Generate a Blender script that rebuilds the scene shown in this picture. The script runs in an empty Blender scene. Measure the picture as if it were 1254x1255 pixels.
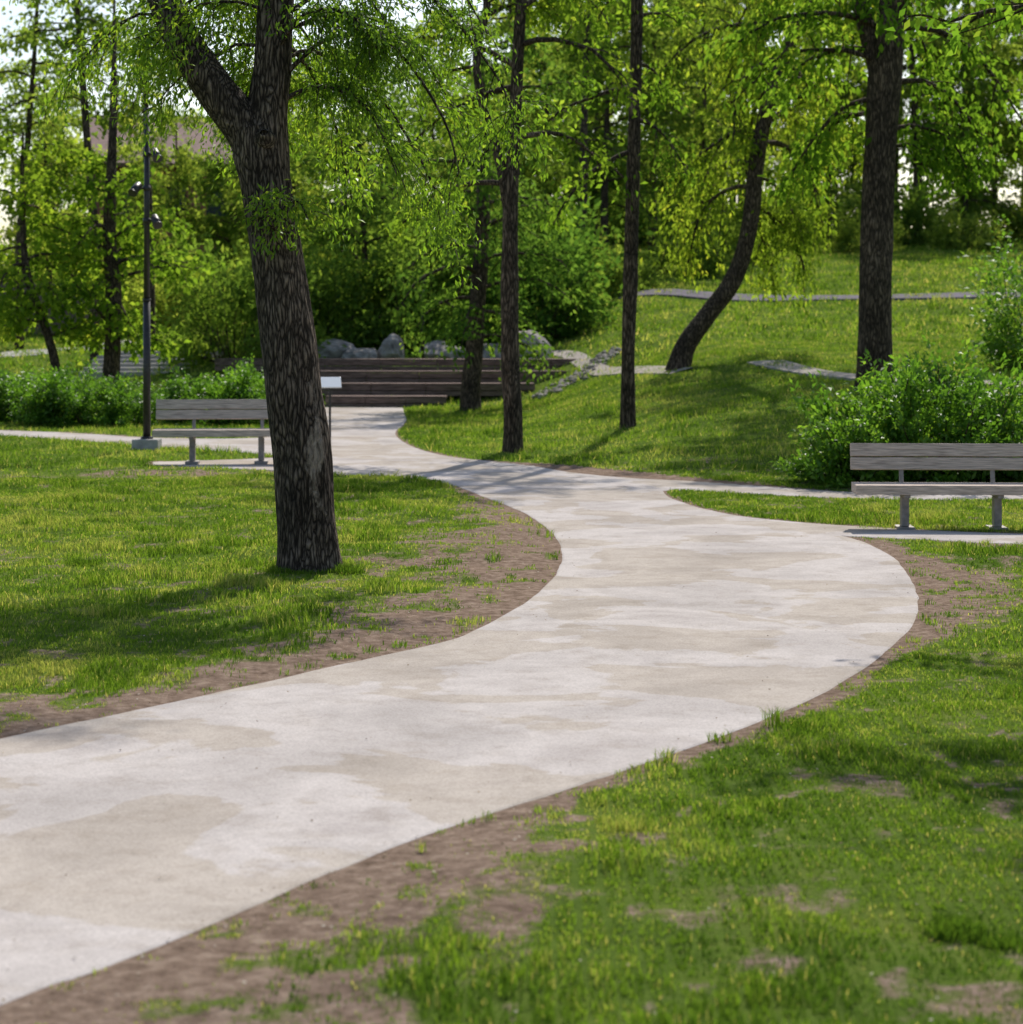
import bpy, math, numpy as np, bmesh
from mathutils import Vector, Matrix, Euler
sc = bpy.context.scene
col = sc.collection
PI = math.pi

# ------------------------------------------------------------------ helpers
def link(o, parent=None):
    col.objects.link(o)
    if parent is not None: o.parent = parent
    return o
def empty(name, loc=(0,0,0), rz=0.0):
    e = bpy.data.objects.new(name, None); e.location = loc; e.rotation_euler = (0,0,rz)
    e.empty_display_size = .2
    return link(e)
def raw_mesh(name, V, F, mats=(), fvar=None, smooth=False, attrs=None):
    me = bpy.data.meshes.new(name)
    V = np.asarray(V, dtype=np.float32)
    me.vertices.add(len(V)); me.vertices.foreach_set('co', V.ravel())
    loops = np.concatenate([f.ravel() for f in F]).astype(np.int32)
    tot = np.concatenate([np.full(len(f), f.shape[1]) for f in F])
    st = np.concatenate([[0], np.cumsum(tot)[:-1]]).astype(np.int32)
    me.loops.add(len(loops)); me.loops.foreach_set('vertex_index', loops)
    me.polygons.add(len(tot)); me.polygons.foreach_set('loop_start', st)
    me.polygons.foreach_set('use_smooth', np.full(len(tot), bool(smooth)))
    me.update(calc_edges=True)
    if fvar is not None:
        a = me.attributes.new('var', 'FLOAT', 'FACE'); a.data.foreach_set('value', np.asarray(fvar, dtype=np.float32))
    if attrs:
        for k, v in attrs.items():
            a = me.attributes.new(k, 'FLOAT', 'POINT'); a.data.foreach_set('value', np.asarray(v, dtype=np.float32))
    for m in mats: me.materials.append(m)
    return me
def vnoise(x, y, seed=0.0):
    x = np.asarray(x, float); y = np.asarray(y, float)
    xi = np.floor(x); yi = np.floor(y); fx = x-xi; fy = y-yi
    fx = fx*fx*(3-2*fx); fy = fy*fy*(3-2*fy)
    def h(a, b):
        s = np.sin(a*127.1+b*311.7+seed*74.7)*43758.5453
        return s-np.floor(s)
    return (h(xi,yi)*(1-fx)+h(xi+1,yi)*fx)*(1-fy)+(h(xi,yi+1)*(1-fx)+h(xi+1,yi+1)*fx)*fy
def fbm(x, y, seed=0.0, o=3):
    s = 0; a = .5; t = 0
    for i in range(o):
        s = s+a*vnoise(x*2**i+.37*y*(i%2), y*2**i-.31*x*(i%2), seed+i*3.1); t += a; a *= .5
    return s/t
def sstep(a, b, x):
    t = np.clip((x-a)/(b-a+1e-9), 0, 1); return t*t*(3-2*t)
def catmull(pts, n=6):
    P = [np.array(p, float) for p in pts]
    P = [2*P[0]-P[1]]+P+[2*P[-1]-P[-2]]
    out = []
    for i in range(1, len(P)-2):
        for k in range(n):
            t = k/n
            a, b, c, d = P[i-1], P[i], P[i+1], P[i+2]
            out.append(.5*((2*b)+(-a+c)*t+(2*a-5*b+4*c-d)*t*t+(-a+3*b-3*c+d)*t**3))
    out.append(P[-2])
    return np.array(out)

# ------------------------------------------------------------------ terrain
tab = np.arange(-60, 500, .5)
def prof(pts, w=11):
    z = np.interp(tab, [p[0] for p in pts], [p[1] for p in pts])
    return np.convolve(np.pad(z, w//2, mode='edge'), np.ones(w)/w, mode='valid')
PR = prof([(28,0),(38,.85),(48,1.45),(60,2.15),(75,3.6),(95,5.6),(130,8),(250,13),(480,18)])
PC = prof([(53,0),(57,.95),(70,1.9),(95,4.4),(130,6),(250,10),(480,15)], 5)
PL = prof([(50,0),(60,.9),(68,1.5),(100,3.3),(130,4.3),(250,8),(480,13)])
def H(x, y):
    x = np.asarray(x, float); y = np.asarray(y, float)
    r = np.interp(y, tab, PR); c = np.interp(y, tab, PC); l = np.interp(y, tab, PL)
    t = sstep(-.8, 5.5, x+0*y); s = 1-sstep(-11, -7.5, x+0*y)
    z = r*t+c*(1-t); z = z*(1-s)+l*s
    far = sstep(54, 70, y)
    return z+far*(fbm(x*.13, y*.13, 5)-.5)*.4
def h1(x, y): return float(H(np.array(float(x)), np.array(float(y))))

# ------------------------------------------------------------------ footpath outline (metres)
seg = []
seg.append([(-7.2,2.0),(-4.3,7.3),(-2.459,10.25),(-1.996,10.94),(-1.47,11.75),(-1.076,12.39),(-.635,13.07),(-.348,13.58),(-.094,14.45),(.136,15.47),
 (.327,16.76),(.434,18.03),(.455,19.51),(.363,21.09),(.114,22.94),(-.255,24.67),(-.68,26.55),(-1.138,27.82),(-1.707,28.42),(-2.372,28.7),(-3.356,29.55),(-5.1,30.5)])
seg.append([(-5.25,31.3),(-3.75,32.1),(-3.6,32.9),(-4.9,34.3),(-6.26,35.8),(-7.48,37.1),(-9.29,38.7),(-16,42)])
seg.append([(-16,44.2),(-9.8,40.86),(-7.98,39.6),(-6.33,38.1),(-4.4,38.3),(-3.85,43.6),(-4.3,49.0),(-4.9,52.7)])
seg.append([(-2.7,52.7),(-2.5,49.3),(-2.28,45.9),(-2.2,43.0),(-2.2,40.2),(-1.96,37.4),(-1.47,34.4),(-.827,32.3),(.153,30.8),(.834,29.9),(1.87,28.3),(2.81,26.96),(3.67,25.9),(4.3,25.5),(6.06,25.3),(12,26)])
seg.append([(12,25.1),(5.86,24.5),(4.6,24.5),(3.71,24.75),(3.02,25.25),(2.39,25.75),(1.95,25.95)])
seg.append([(1.82,25.8),(1.82,24.9),(2.01,23.6),(2.34,22.45),(2.775,21.8),(3.425,21.2),(4.9,20.4),(9,19.3)])
seg.append([(9,18.5),(4.68,19.5),(3.98,19.85),(3.12,20.25)])
seg.append([(3.18,20.0),(3.25,19.5),(3.27,18.35),(3.15,17.0),(2.96,15.6),(2.73,14.5),(2.457,13.58),(2.06,12.45),(1.64,11.5),(1.35,10.94),(1.048,10.42),(.647,9.78),(.257,9.21),(-.09,8.72),(-.4,8.24),(-.673,7.75),(-.911,7.28),(-1.124,6.88),(-1.3175,6.54),(-1.5,6.26),(-2.35,4.6),(-3.7,2.0)])
out = np.concatenate([catmull(s, 5) for s in seg])
d_ = np.roll(out,-1,0)-out; L_ = np.hypot(d_[:,0], d_[:,1])
fine = []
for i in range(len(out)):
    n = max(1, int(L_[i]/.12)) if out[i,1] < 30 else 1
    for k in range(n): fine.append(out[i]+d_[i]*k/n)
out = np.array(fine)
out[:,0] += (fbm(out[:,0]*3, out[:,1]*3, 1)-.5)*.03
out[:,1] += (fbm(out[:,0]*3, out[:,1]*3, 2)-.5)*.03
A = out; B = np.roll(out, -1, 0)
gx = np.arange(-18, 15, .08); gy = np.arange(1, 57, .08)
GX, GY = np.meshgrid(gx, gy)
dist = np.full(GX.shape, 1e9); ins = np.zeros(GX.shape, bool)
for a, b in zip(A, B):
    e = b-a; l2 = e@e+1e-12
    t = np.clip(((GX-a[0])*e[0]+(GY-a[1])*e[1])/l2, 0, 1)
    dd = (GX-a[0]-t*e[0])**2+(GY-a[1]-t*e[1])**2
    np.minimum(dist, dd, out=dist)
    if a[1] != b[1]:
        c = ((a[1] > GY) != (b[1] > GY)) & (GX < (b[0]-a[0])*(GY-a[1])/(b[1]-a[1])+a[0])
        ins ^= c
dist = np.sqrt(dist); dist[ins] *= -1
def pd(x, y):
    u = np.clip((x-gx[0])/.08, 0, len(gx)-1.001); v = np.clip((y-gy[0])/.08, 0, len(gy)-1.001)
    i = u.astype(int); j = v.astype(int); fu = u-i; fv = v-j
    return (dist[j,i]*(1-fu)+dist[j,i+1]*fu)*(1-fv)+(dist[j+1,i]*(1-fu)+dist[j+1,i+1]*fu)*fv
def density(x, y):
    d = pd(x, y)
    d = np.where((y > 56) | (np.abs(x) > 16), 5.0, d)
    w = np.full(np.shape(x), .04)
    w = np.where((x < .6) & (y > 10), w+1.1*np.exp(-((y-18.6)/4.5)**2), w)
    w = np.where((x < .3) & (y < 15.5), w+.36, w)
    w = np.where((x > 2) & (y > 11) & (y < 20), w+.6*np.exp(-((y-16.4)/2.8)**2), w)
    w = np.where((y < 12) & (x > -2) & (d > 0), w+.10, w)
    w = np.where((y < 8.4) & (x > -2.5), w+.22, w)
    w = w*(.35+1.3*fbm(x*1.6, y*1.1, 9))
    base = sstep(w*.4, w*1.8+.03, d+(fbm(x*6,y*5,29,2)-.5)*w*1.1)
    n = fbm(x*1.3, y*.9, 21, 3)
    f = fbm(x*7, y*5, 23, 3)
    mixn = n*.35+f*.65
    near = np.where(y < 13, .9, .7)
    pat = 1-near*sstep(.45,.33,mixn)*.4
    n2 = fbm(x*6, y*5, 31, 2)
    tuft = sstep(.54, .74, n2)*.65
    hump = np.exp(-(((x+4.6)/1.6)**2+((y-28.6)/.9)**2))
    D = np.maximum(base*pat*(1-.85*hump*sstep(.3,.6,n2+.15))*(.6+.6*sstep(.3,.6,f)), tuft*(d > .03))
    return D*(d > -.02), d

# ------------------------------------------------------------------ materials
def mat(name):
    m = bpy.data.materials.new(name); m.use_nodes = True
    nt = m.node_tree; nt.nodes.clear()
    return m, nt, nt.nodes, nt.links
def nd(ns, t, **k):
    n = ns.new(t)
    for a, v in k.items():
        if a in n.inputs: n.inputs[a].default_value = v
        else: setattr(n, a, v)
    return n
def ramp(ns, stops):
    r = ns.new('ShaderNodeValToRGB'); e = r.color_ramp.elements
    while len(e) < len(stops): e.new(.5)
    for q, (p, c) in zip(e, stops):
        q.position = p; q.color = (*c, 1) if len(c) == 3 else c
    return r
def foliage_mat(name, c0, c1, c2, trans=.5, tcol=(1.5,1.6,.8), inst=.35, gloss=False):
    m, nt, ns, lk = mat(name)
    at = nd(ns, 'ShaderNodeAttribute', attribute_name='var')
    r = ramp(ns, [(0,c0),(.55,c1),(1,c2)]); lk.new(at.outputs['Fac'], r.inputs[0])
    src = r.outputs[0]
    if inst:
        oi = ns.new('ShaderNodeObjectInfo')
        mr = nd(ns, 'ShaderNodeMapRange'); mr.inputs['To Min'].default_value = 1-inst; mr.inputs['To Max'].default_value = 1+inst
        lk.new(oi.outputs['Random'], mr.inputs['Value'])
        hs = ns.new('ShaderNodeHueSaturation'); lk.new(src, hs.inputs['Color']); lk.new(mr.outputs[0], hs.inputs['Value'])
        m2 = nd(ns, 'ShaderNodeMapRange'); m2.inputs['To Min'].default_value = .515; m2.inputs['To Max'].default_value = .475
        lk.new(oi.outputs['Random'], m2.inputs['Value']); lk.new(m2.outputs[0], hs.inputs['Hue']); src = hs.outputs[0]
    if gloss:
        p = nd(ns, 'ShaderNodeBsdfPrincipled', Roughness=.45); p.inputs['Specular IOR Level'].default_value = .3
        lk.new(src, p.inputs['Base Color'])
    else:
        p = ns.new('ShaderNodeBsdfDiffuse'); lk.new(src, p.inputs['Color'])
    tm = nd(ns, 'ShaderNodeMix', data_type='RGBA', blend_type='MULTIPLY'); tm.inputs[0].default_value = 1
    lk.new(src, tm.inputs[6]); tm.inputs[7].default_value = (*tcol, 1)
    t = ns.new('ShaderNodeBsdfTranslucent'); lk.new(tm.outputs[2], t.inputs['Color'])
    mx = ns.new('ShaderNodeMixShader'); mx.inputs[0].default_value = trans
    lk.new(p.outputs[0], mx.inputs[1]); lk.new(t.outputs[0], mx.inputs[2])
    o = ns.new('ShaderNodeOutputMaterial'); lk.new(mx.outputs[0], o.inputs[0])
    return m
M_leaf = foliage_mat('leaf_spring', (.07,.14,.018), (.145,.245,.026), (.27,.33,.05), .55, (2.15,2.1,1.0), 0, True)
M_leaf2 = foliage_mat('leaf_spring_soft', (.068,.135,.018), (.14,.24,.03), (.255,.32,.05), .58, (2.15,2.1,1.0), .15)
M_leafd = foliage_mat('leaf_dark', (.05,.11,.022), (.095,.18,.032), (.165,.245,.045), .55, (2.0,1.95,1.05), .3)
M_leafbg = foliage_mat('leaf_woodland', (.09,.155,.03), (.165,.25,.046), (.27,.33,.08), .58, (2.1,2.0,1.1), .3)
M_bush = foliage_mat('leaf_shrub', (.06,.14,.02), (.12,.245,.03), (.22,.33,.05), .5, (1.8,1.8,.85), 0, True)
M_grass = foliage_mat('grass_blades', (.06,.12,.018), (.152,.248,.028), (.40,.37,.15), .5, (1.75,1.7,.85), 0)

def bark_mat(name, dark, light, sc_=1.0, scar=False):
    m, nt, ns, lk = mat(name)
    tc = ns.new('ShaderNodeTexCoord')
    mp = nd(ns, 'ShaderNodeMapping'); mp.inputs['Scale'].default_value = (1*sc_,1*sc_,.18*sc_); lk.new(tc.outputs['Object'], mp.inputs[0])
    n1 = nd(ns, 'ShaderNodeTexNoise', Scale=12.0, Detail=6.0); lk.new(mp.outputs[0], n1.inputs['Vector'])
    va = nd(ns, 'ShaderNodeVectorMath', operation='MULTIPLY_ADD'); va.inputs[1].default_value = (.11,.11,.11)
    lk.new(n1.outputs['Color'], va.inputs[0]); lk.new(mp.outputs[0], va.inputs[2])
    v = nd(ns, 'ShaderNodeTexVoronoi', Scale=32.0, feature='DISTANCE_TO_EDGE'); lk.new(va.outputs[0], v.inputs['Vector'])
    r = ramp(ns, [(.02,(0,0,0)),(.42,(1,1,1))]); lk.new(v.outputs['Distance'], r.inputs[0])
    mp2 = nd(ns, 'ShaderNodeMapping'); mp2.inputs['Scale'].default_value = (1,1,.35); lk.new(tc.outputs['Object'], mp2.inputs[0])
    n2 = nd(ns, 'ShaderNodeTexNoise', Scale=38.0, Detail=6.0, Roughness=.7); lk.new(mp2.outputs[0], n2.inputs['Vector'])
    mul = nd(ns, 'ShaderNodeMath', operation='MULTIPLY'); lk.new(r.outputs[0], mul.inputs[0]); lk.new(n2.outputs['Fac'], mul.inputs[1])
    ad0 = nd(ns, 'ShaderNodeMath', operation='MULTIPLY_ADD'); ad0.inputs[1].default_value = .25; lk.new(n2.outputs['Fac'], ad0.inputs[0]); lk.new(mul.outputs[0], ad0.inputs[2])
    cr = ramp(ns, [(.14,dark),(.65,light)]); lk.new(ad0.outputs[0], cr.inputs[0])
    big = nd(ns, 'ShaderNodeTexNoise', Scale=2.2, Detail=4.0); lk.new(tc.outputs['Object'], big.inputs['Vector'])
    hs = ns.new('ShaderNodeHueSaturation'); lk.new(cr.outputs[0], hs.inputs['Color'])
    mr = nd(ns, 'ShaderNodeMapRange'); mr.inputs['From Min'].default_value = .3; mr.inputs['From Max'].default_value = .7; mr.inputs['To Min'].default_value = .6; mr.inputs['To Max'].default_value = 1.5
    lk.new(big.outputs['Fac'], mr.inputs['Value']); lk.new(mr.outputs[0], hs.inputs['Value'])
    cout = hs.outputs[0]
    if scar:
        at = nd(ns, 'ShaderNodeAttribute', attribute_name='scar')
        w = nd(ns, 'ShaderNodeMath', operation='MULTIPLY_ADD'); w.inputs[1].default_value = 1.9; w.inputs[2].default_value = -.98
        lk.new(n2.outputs['Fac'], w.inputs[0])
        ad = nd(ns, 'ShaderNodeMath', operation='ADD', use_clamp=True); lk.new(w.outputs[0], ad.inputs[0]); lk.new(at.outputs['Fac'], ad.inputs[1])
        sr = ramp(ns, [(.35,(0,0,0)),(.8,(1,1,1))]); lk.new(ad.outputs[0], sr.inputs[0])
        scol = ramp(ns, [(.35,(.10,.075,.055)),(.62,(.38,.31,.25))]); lk.new(n2.outputs['Fac'], scol.inputs[0])
        mx = nd(ns, 'ShaderNodeMix', data_type='RGBA'); lk.new(sr.outputs[0], mx.inputs[0]); lk.new(hs.outputs[0], mx.inputs[6]); lk.new(scol.outputs[0], mx.inputs[7])
        cout = mx.outputs[2]
    p = nd(ns, 'ShaderNodeBsdfPrincipled', Roughness=.9); p.inputs['Specular IOR Level'].default_value = .15
    lk.new(cout, p.inputs['Base Color'])
    b = nd(ns, 'ShaderNodeBump', Strength=1.0, Distance=.04); lk.new(ad0.outputs[0], b.inputs['Height']); lk.new(b.outputs[0], p.inputs['Normal'])
    o = ns.new('ShaderNodeOutputMaterial'); lk.new(p.outputs[0], o.inputs[0])
    return m
M_bark = bark_mat('bark_furrowed', (.022,.016,.012), (.31,.235,.18), 1.0, True)
M_bark2 = bark_mat('bark', (.028,.02,.014), (.26,.185,.13), .8)

def simple(name, c, rough=.6, metal=0, nscale=8, var=.3, bump=0, spec=.5, stretch=(1,1,1), det=6.0):
    m, nt, ns, lk = mat(name)
    tc = ns.new('ShaderNodeTexCoord'); mp = nd(ns, 'ShaderNodeMapping'); mp.inputs['Scale'].default_value = stretch
    lk.new(tc.outputs['Object'], mp.inputs[0])
    n = nd(ns, 'ShaderNodeTexNoise', Scale=float(nscale), Detail=det); lk.new(mp.outputs[0], n.inputs['Vector'])
    r = ramp(ns, [(.3, tuple(q*(1-var) for q in c)), (.7, tuple(min(1,q*(1+var)) for q in c))]); lk.new(n.outputs['Fac'], r.inputs[0])
    p = nd(ns, 'ShaderNodeBsdfPrincipled', Roughness=rough, Metallic=metal); p.inputs['Specular IOR Level'].default_value = spec
    lk.new(r.outputs[0], p.inputs['Base Color'])
    if bump:
        b = nd(ns, 'ShaderNodeBump', Strength=bump, Distance=.02); lk.new(n.outputs['Fac'], b.inputs['Height']); lk.new(b.outputs[0], p.inputs['Normal'])
    o = ns.new('ShaderNodeOutputMaterial'); lk.new(p.outputs[0], o.inputs[0])
    return m
M_wood = simple('weathered_wood', (.50,.41,.345), .85, nscale=9, var=.4, bump=.4, stretch=(.6,9,9), spec=.15)
M_tim = simple('dark_timber', (.18,.125,.105), .8, nscale=5, var=.5, bump=.3, stretch=(.5,6,6), spec=.1)
M_metal = simple('grey_galvanised_steel', (.26,.23,.21), .6, .1, 20, .25)
M_dark = simple('dark_painted_steel', (.04,.035,.033), .45, .3, 20, .3)
M_rock = simple('rock', (.29,.265,.24), .95, nscale=3, var=.6, bump=1.0, spec=.1)
M_conc2 = simple('cast_concrete', (.38,.36,.34), .9, nscale=9, var=.2, bump=.2, spec=.1)
M_gravel = simple('gravel_path', (.36,.32,.28), .95, nscale=12, var=.35, bump=.4, spec=.05)
M_sign = simple('sign_panel', (.80,.81,.82), .25, nscale=3, var=.05)
M_brick = simple('brick', (.34,.13,.085), .85, nscale=6, var=.3, bump=.2)
M_roof = simple('roof_tiles', (.24,.14,.11), .8, nscale=6, var=.3)
M_glass = simple('window_glass', (.05,.06,.07), .1, nscale=3, var=.2)
M_fence = simple('fence_boards', (.16,.11,.09), .8, nscale=4, var=.4, stretch=(6,6,.6))

def concrete():
    m, nt, ns, lk = mat('path_concrete')
    tc = ns.new('ShaderNodeTexCoord')
    a = nd(ns, 'ShaderNodeTexNoise', Scale=.8, Detail=8.0, Roughness=.62, Distortion=.4); lk.new(tc.outputs['Object'], a.inputs['Vector'])
    r1 = ramp(ns, [(.34,(.405,.37,.345)),(.47,(.465,.425,.398)),(.54,(.52,.477,.447)),(.66,(.43,.39,.365))]); lk.new(a.outputs['Fac'], r1.inputs[0])
    b = nd(ns, 'ShaderNodeTexNoise', Scale=3.4, Detail=9.0, Roughness=.72); lk.new(tc.outputs['Object'], b.inputs['Vector'])
    r2 = ramp(ns, [(.3,(.84,.82,.79)),(.5,(1,1,1)),(.7,(1.05,1.05,1.05))]); lk.new(b.outputs['Fac'], r2.inputs[0])
    m1 = nd(ns, 'ShaderNodeMix', data_type='RGBA', blend_type='MULTIPLY'); m1.inputs[0].default_value = 1
    lk.new(r1.outputs[0], m1.inputs[6]); lk.new(r2.outputs[0], m1.inputs[7])
    c = nd(ns, 'ShaderNodeTexNoise', Scale=90.0, Detail=3.0); lk.new(tc.outputs['Object'], c.inputs['Vector'])
    r3 = ramp(ns, [(.3,(.80,.80,.80)),(.6,(1.03,1.03,1.03))]); lk.new(c.outputs['Fac'], r3.inputs[0])
    m2 = nd(ns, 'ShaderNodeMix', data_type='RGBA', blend_type='MULTIPLY'); m2.inputs[0].default_value = 1
    lk.new(m1.outputs[2], m2.inputs[6]); lk.new(r3.outputs[0], m2.inputs[7])
    s = nd(ns, 'ShaderNodeTexNoise', Scale=.8, Detail=7.0, Roughness=.55, Distortion=.5)
    mp = nd(ns, 'ShaderNodeMapping'); mp.inputs['Location'].default_value = (4.2,7.7,1.3); lk.new(tc.outputs['Object'], mp.inputs[0]); lk.new(mp.outputs[0], s.inputs['Vector'])
    rs = ramp(ns, [(.50,(0,0,0)),(.513,(1,1,1))]); lk.new(s.outputs['Fac'], rs.inputs[0])
    sm = nd(ns, 'ShaderNodeMath', operation='MULTIPLY'); sm.inputs[1].default_value = .8; lk.new(rs.outputs[0], sm.inputs[0])
    m3 = nd(ns, 'ShaderNodeMix', data_type='RGBA', blend_type='MULTIPLY'); lk.new(sm.outputs[0], m3.inputs[0])
    lk.new(m2.outputs[2], m3.inputs[6]); m3.inputs[7].default_value = (.86,.825,.75,1)
    p = ns.new('ShaderNodeBsdfDiffuse')
    lk.new(m3.outputs[2], p.inputs['Color'])
    bp = nd(ns, 'ShaderNodeBump', Strength=.3, Distance=.004); lk.new(c.outputs['Fac'], bp.inputs['Height'])
    lk.new(bp.outputs[0], p.inputs['Normal'])
    o = ns.new('ShaderNodeOutputMaterial'); lk.new(p.outputs[0], o.inputs[0])
    return m
M_conc = concrete()
def ground_mat():
    m, nt, ns, lk = mat('lawn_and_soil')
    tc = ns.new('ShaderNodeTexCoord'); at = nd(ns, 'ShaderNodeAttribute', attribute_name='dirt')
    a = nd(ns, 'ShaderNodeTexNoise', Scale=14.0, Detail=8.0, Roughness=.7); lk.new(tc.outputs['Object'], a.inputs['Vector'])
    rd = ramp(ns, [(.28,(.10,.070,.050)),(.5,(.235,.17,.128)),(.72,(.38,.295,.225))]); lk.new(a.outputs['Fac'], rd.inputs[0])
    b = nd(ns, 'ShaderNodeTexNoise', Scale=.8, Detail=9.0, Roughness=.75); lk.new(tc.outputs['Object'], b.inputs['Vector'])
    rg = ramp(ns, [(.3,(.055,.09,.02)),(.5,(.105,.16,.028)),(.7,(.18,.21,.05))]); lk.new(b.outputs['Fac'], rg.inputs[0])
    n = nd(ns, 'ShaderNodeMath', operation='MULTIPLY_ADD'); n.inputs[1].default_value = .9; n.inputs[2].default_value = -.45; lk.new(a.outputs['Fac'], n.inputs[0])
    ad = nd(ns, 'ShaderNodeMath', operation='ADD'); lk.new(n.outputs[0], ad.inputs[0]); lk.new(at.outputs['Fac'], ad.inputs[1])
    rr = ramp(ns, [(.3,(0,0,0)),(.65,(1,1,1))]); lk.new(ad.outputs[0], rr.inputs[0])
    mx = nd(ns, 'ShaderNodeMix', data_type='RGBA'); lk.new(rr.outputs[0], mx.inputs[0]); lk.new(rg.outputs[0], mx.inputs[6]); lk.new(rd.outputs[0], mx.inputs[7])
    p = ns.new('ShaderNodeBsdfDiffuse'); lk.new(mx.outputs[2], p.inputs['Color'])
    c = nd(ns, 'ShaderNodeTexNoise', Scale=45.0, Detail=6.0, Roughness=.7); lk.new(tc.outputs['Object'], c.inputs['Vector'])
    bp = nd(ns, 'ShaderNodeBump', Strength=.8, Distance=.025); lk.new(c.outputs['Fac'], bp.inputs['Height']); lk.new(bp.outputs[0], p.inputs['Normal'])
    o = ns.new('ShaderNodeOutputMaterial'); lk.new(p.outputs[0], o.inputs[0])
    return m
M_ground = ground_mat()

# ------------------------------------------------------------------ ground
def axis(parts):
    r = []
    for a, b, s in parts: r += list(np.arange(a, b, s))
    r.append(parts[-1][1]); return np.array(r)
xs = axis([(-300,-60,20),(-60,-14,2),(-14,-6,.4),(-6,7,.08),(7,15,.4),(15,60,2),(60,300,20)])
ys = axis([(-60,0,5),(0,4,.5),(4,24,.08),(24,34,.2),(34,62,.4),(62,110,1),(110,500,10)])
X, Y = np.meshgrid(xs, ys)
def bumps(x, y, d):
    return sstep(.03,.7,d)*((fbm(x*.9, y*.9, 11)-.40)*.09+(fbm(x*4, y*4, 12)-.45)*.03)+.012*sstep(-.10,-.02,d)+.012*sstep(.0,.2,d)*fbm(x*9,y*9,13,2)
Dn, Dd = density(X, Y)
Dn = np.where(Dd <= .02, 0, Dn)
dirt = 1-Dn; dirt = np.where(Y > 30, dirt*.6*sstep(.5,.8,fbm(X*.5,Y*.35,3)+.1), dirt)
dirt = np.where((Dd < .1) & (Y < 45) & (np.abs(X) < 15), 1, dirt)
Z = H(X, Y)+bumps(X, Y, np.where((Y > 56)|(np.abs(X) > 16), 5, Dd))
nx, ny = len(xs), len(ys)
idx = np.arange(nx*ny).reshape(ny, nx)
F = np.stack([idx[:-1,:-1], idx[:-1,1:], idx[1:,1:], idx[1:,:-1]], -1).reshape(-1, 4)
V = np.stack([X, Y, Z], -1).reshape(-1, 3)
link(bpy.data.objects.new('ground', raw_mesh('ground', V, [F], [M_ground], smooth=True, attrs={'dirt': dirt.ravel()})))
def GZ(x, y):
    x = np.asarray(x, float); y = np.asarray(y, float)
    d = np.where((y > 56)|(np.abs(x) > 16), 5, pd(np.atleast_1d(x), np.atleast_1d(y)).reshape(x.shape))
    return H(x, y)+bumps(x, y, d)

# footpath slab
n = len(out); TOPZ = .018
top = np.c_[out, np.full(n, TOPZ)]
ctr = np.roll(out,1,0)-np.roll(out,-1,0)
nrm = np.c_[-ctr[:,1], ctr[:,0]]; nrm /= np.linalg.norm(nrm, axis=1)[:,None]+1e-9
area = .5*np.sum(A[:,0]*B[:,1]-B[:,0]*A[:,1])
test = pd((out+nrm*.1)[:,0], (out+nrm*.1)[:,1]); nrm = np.where((test > 0)[:,None], nrm, -nrm)
mid = np.c_[out+nrm*.014, np.full(n, TOPZ-.005)]
bot = np.c_[out+nrm*.016, np.full(n, -.08)]
bm_v = np.concatenate([top, mid, bot]); i = np.arange(n); j = (i+1) % n
order = i if area > 0 else i[::-1]
Fs = [order.reshape(1,-1), np.stack([i, i+n, j+n, j], -1), np.stack([i+n, i+2*n, j+2*n, j+n], -1)]
link(bpy.data.objects.new('footpath', raw_mesh('footpath', bm_v, Fs, [M_conc])))

def strip(name, pts, w, m, dz=.01):
    c = catmull(pts, 12); t = np.gradient(c, axis=0); t /= np.linalg.norm(t, axis=1)[:,None]
    s = np.c_[-t[:,1], t[:,0]]
    rows = [c+s*w*k for k in (-.5,-.25,0,.25,.5)]
    V = [np.c_[r, H(r[:,0], r[:,1])+.03+dz] for r in rows]
    m_ = len(c); V = np.concatenate(V)
    lo = V.copy(); lo[:,2] -= .3
    F = []
    for k in range(4):
        a = np.arange(m_-1)+k*m_; F.append(np.stack([a, a+1, a+1+m_, a+m_], -1))
    a = np.arange(m_-1); F.append(np.stack([a, a+5*m_, a+1+5*m_, a+1], -1))
    a = np.arange(m_-1)+4*m_; F.append(np.stack([a, a+1, a+1+5*m_, a+5*m_], -1))
    link(bpy.data.objects.new(name, raw_mesh(name, np.concatenate([V, lo]), F, [m], smooth=False)))
strip('footpath', [(.8,58.5),(1.6,56.5),(2.3,52.4),(3.0,48.4),(3.6,45.2)], .5, M_gravel, .04)
strip('footpath', [(5.3,44.5),(5.7,42.2),(6.3,40.8),(7.2,39.9),(8.6,39.3),(11,39)], .8, M_gravel, .03)
strip('hillside_road', [(4.0,70.5),(7,68.5),(12,67.5),(22,68)], 1.8, simple('asphalt_grey', (.13,.115,.14), .9, nscale=4, var=.2, spec=.1), .06)
strip('footpath', [(-30,64),(-17,62.5),(-14,64),(-12.5,67),(-13,72)], 1.6, M_conc2)

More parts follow.
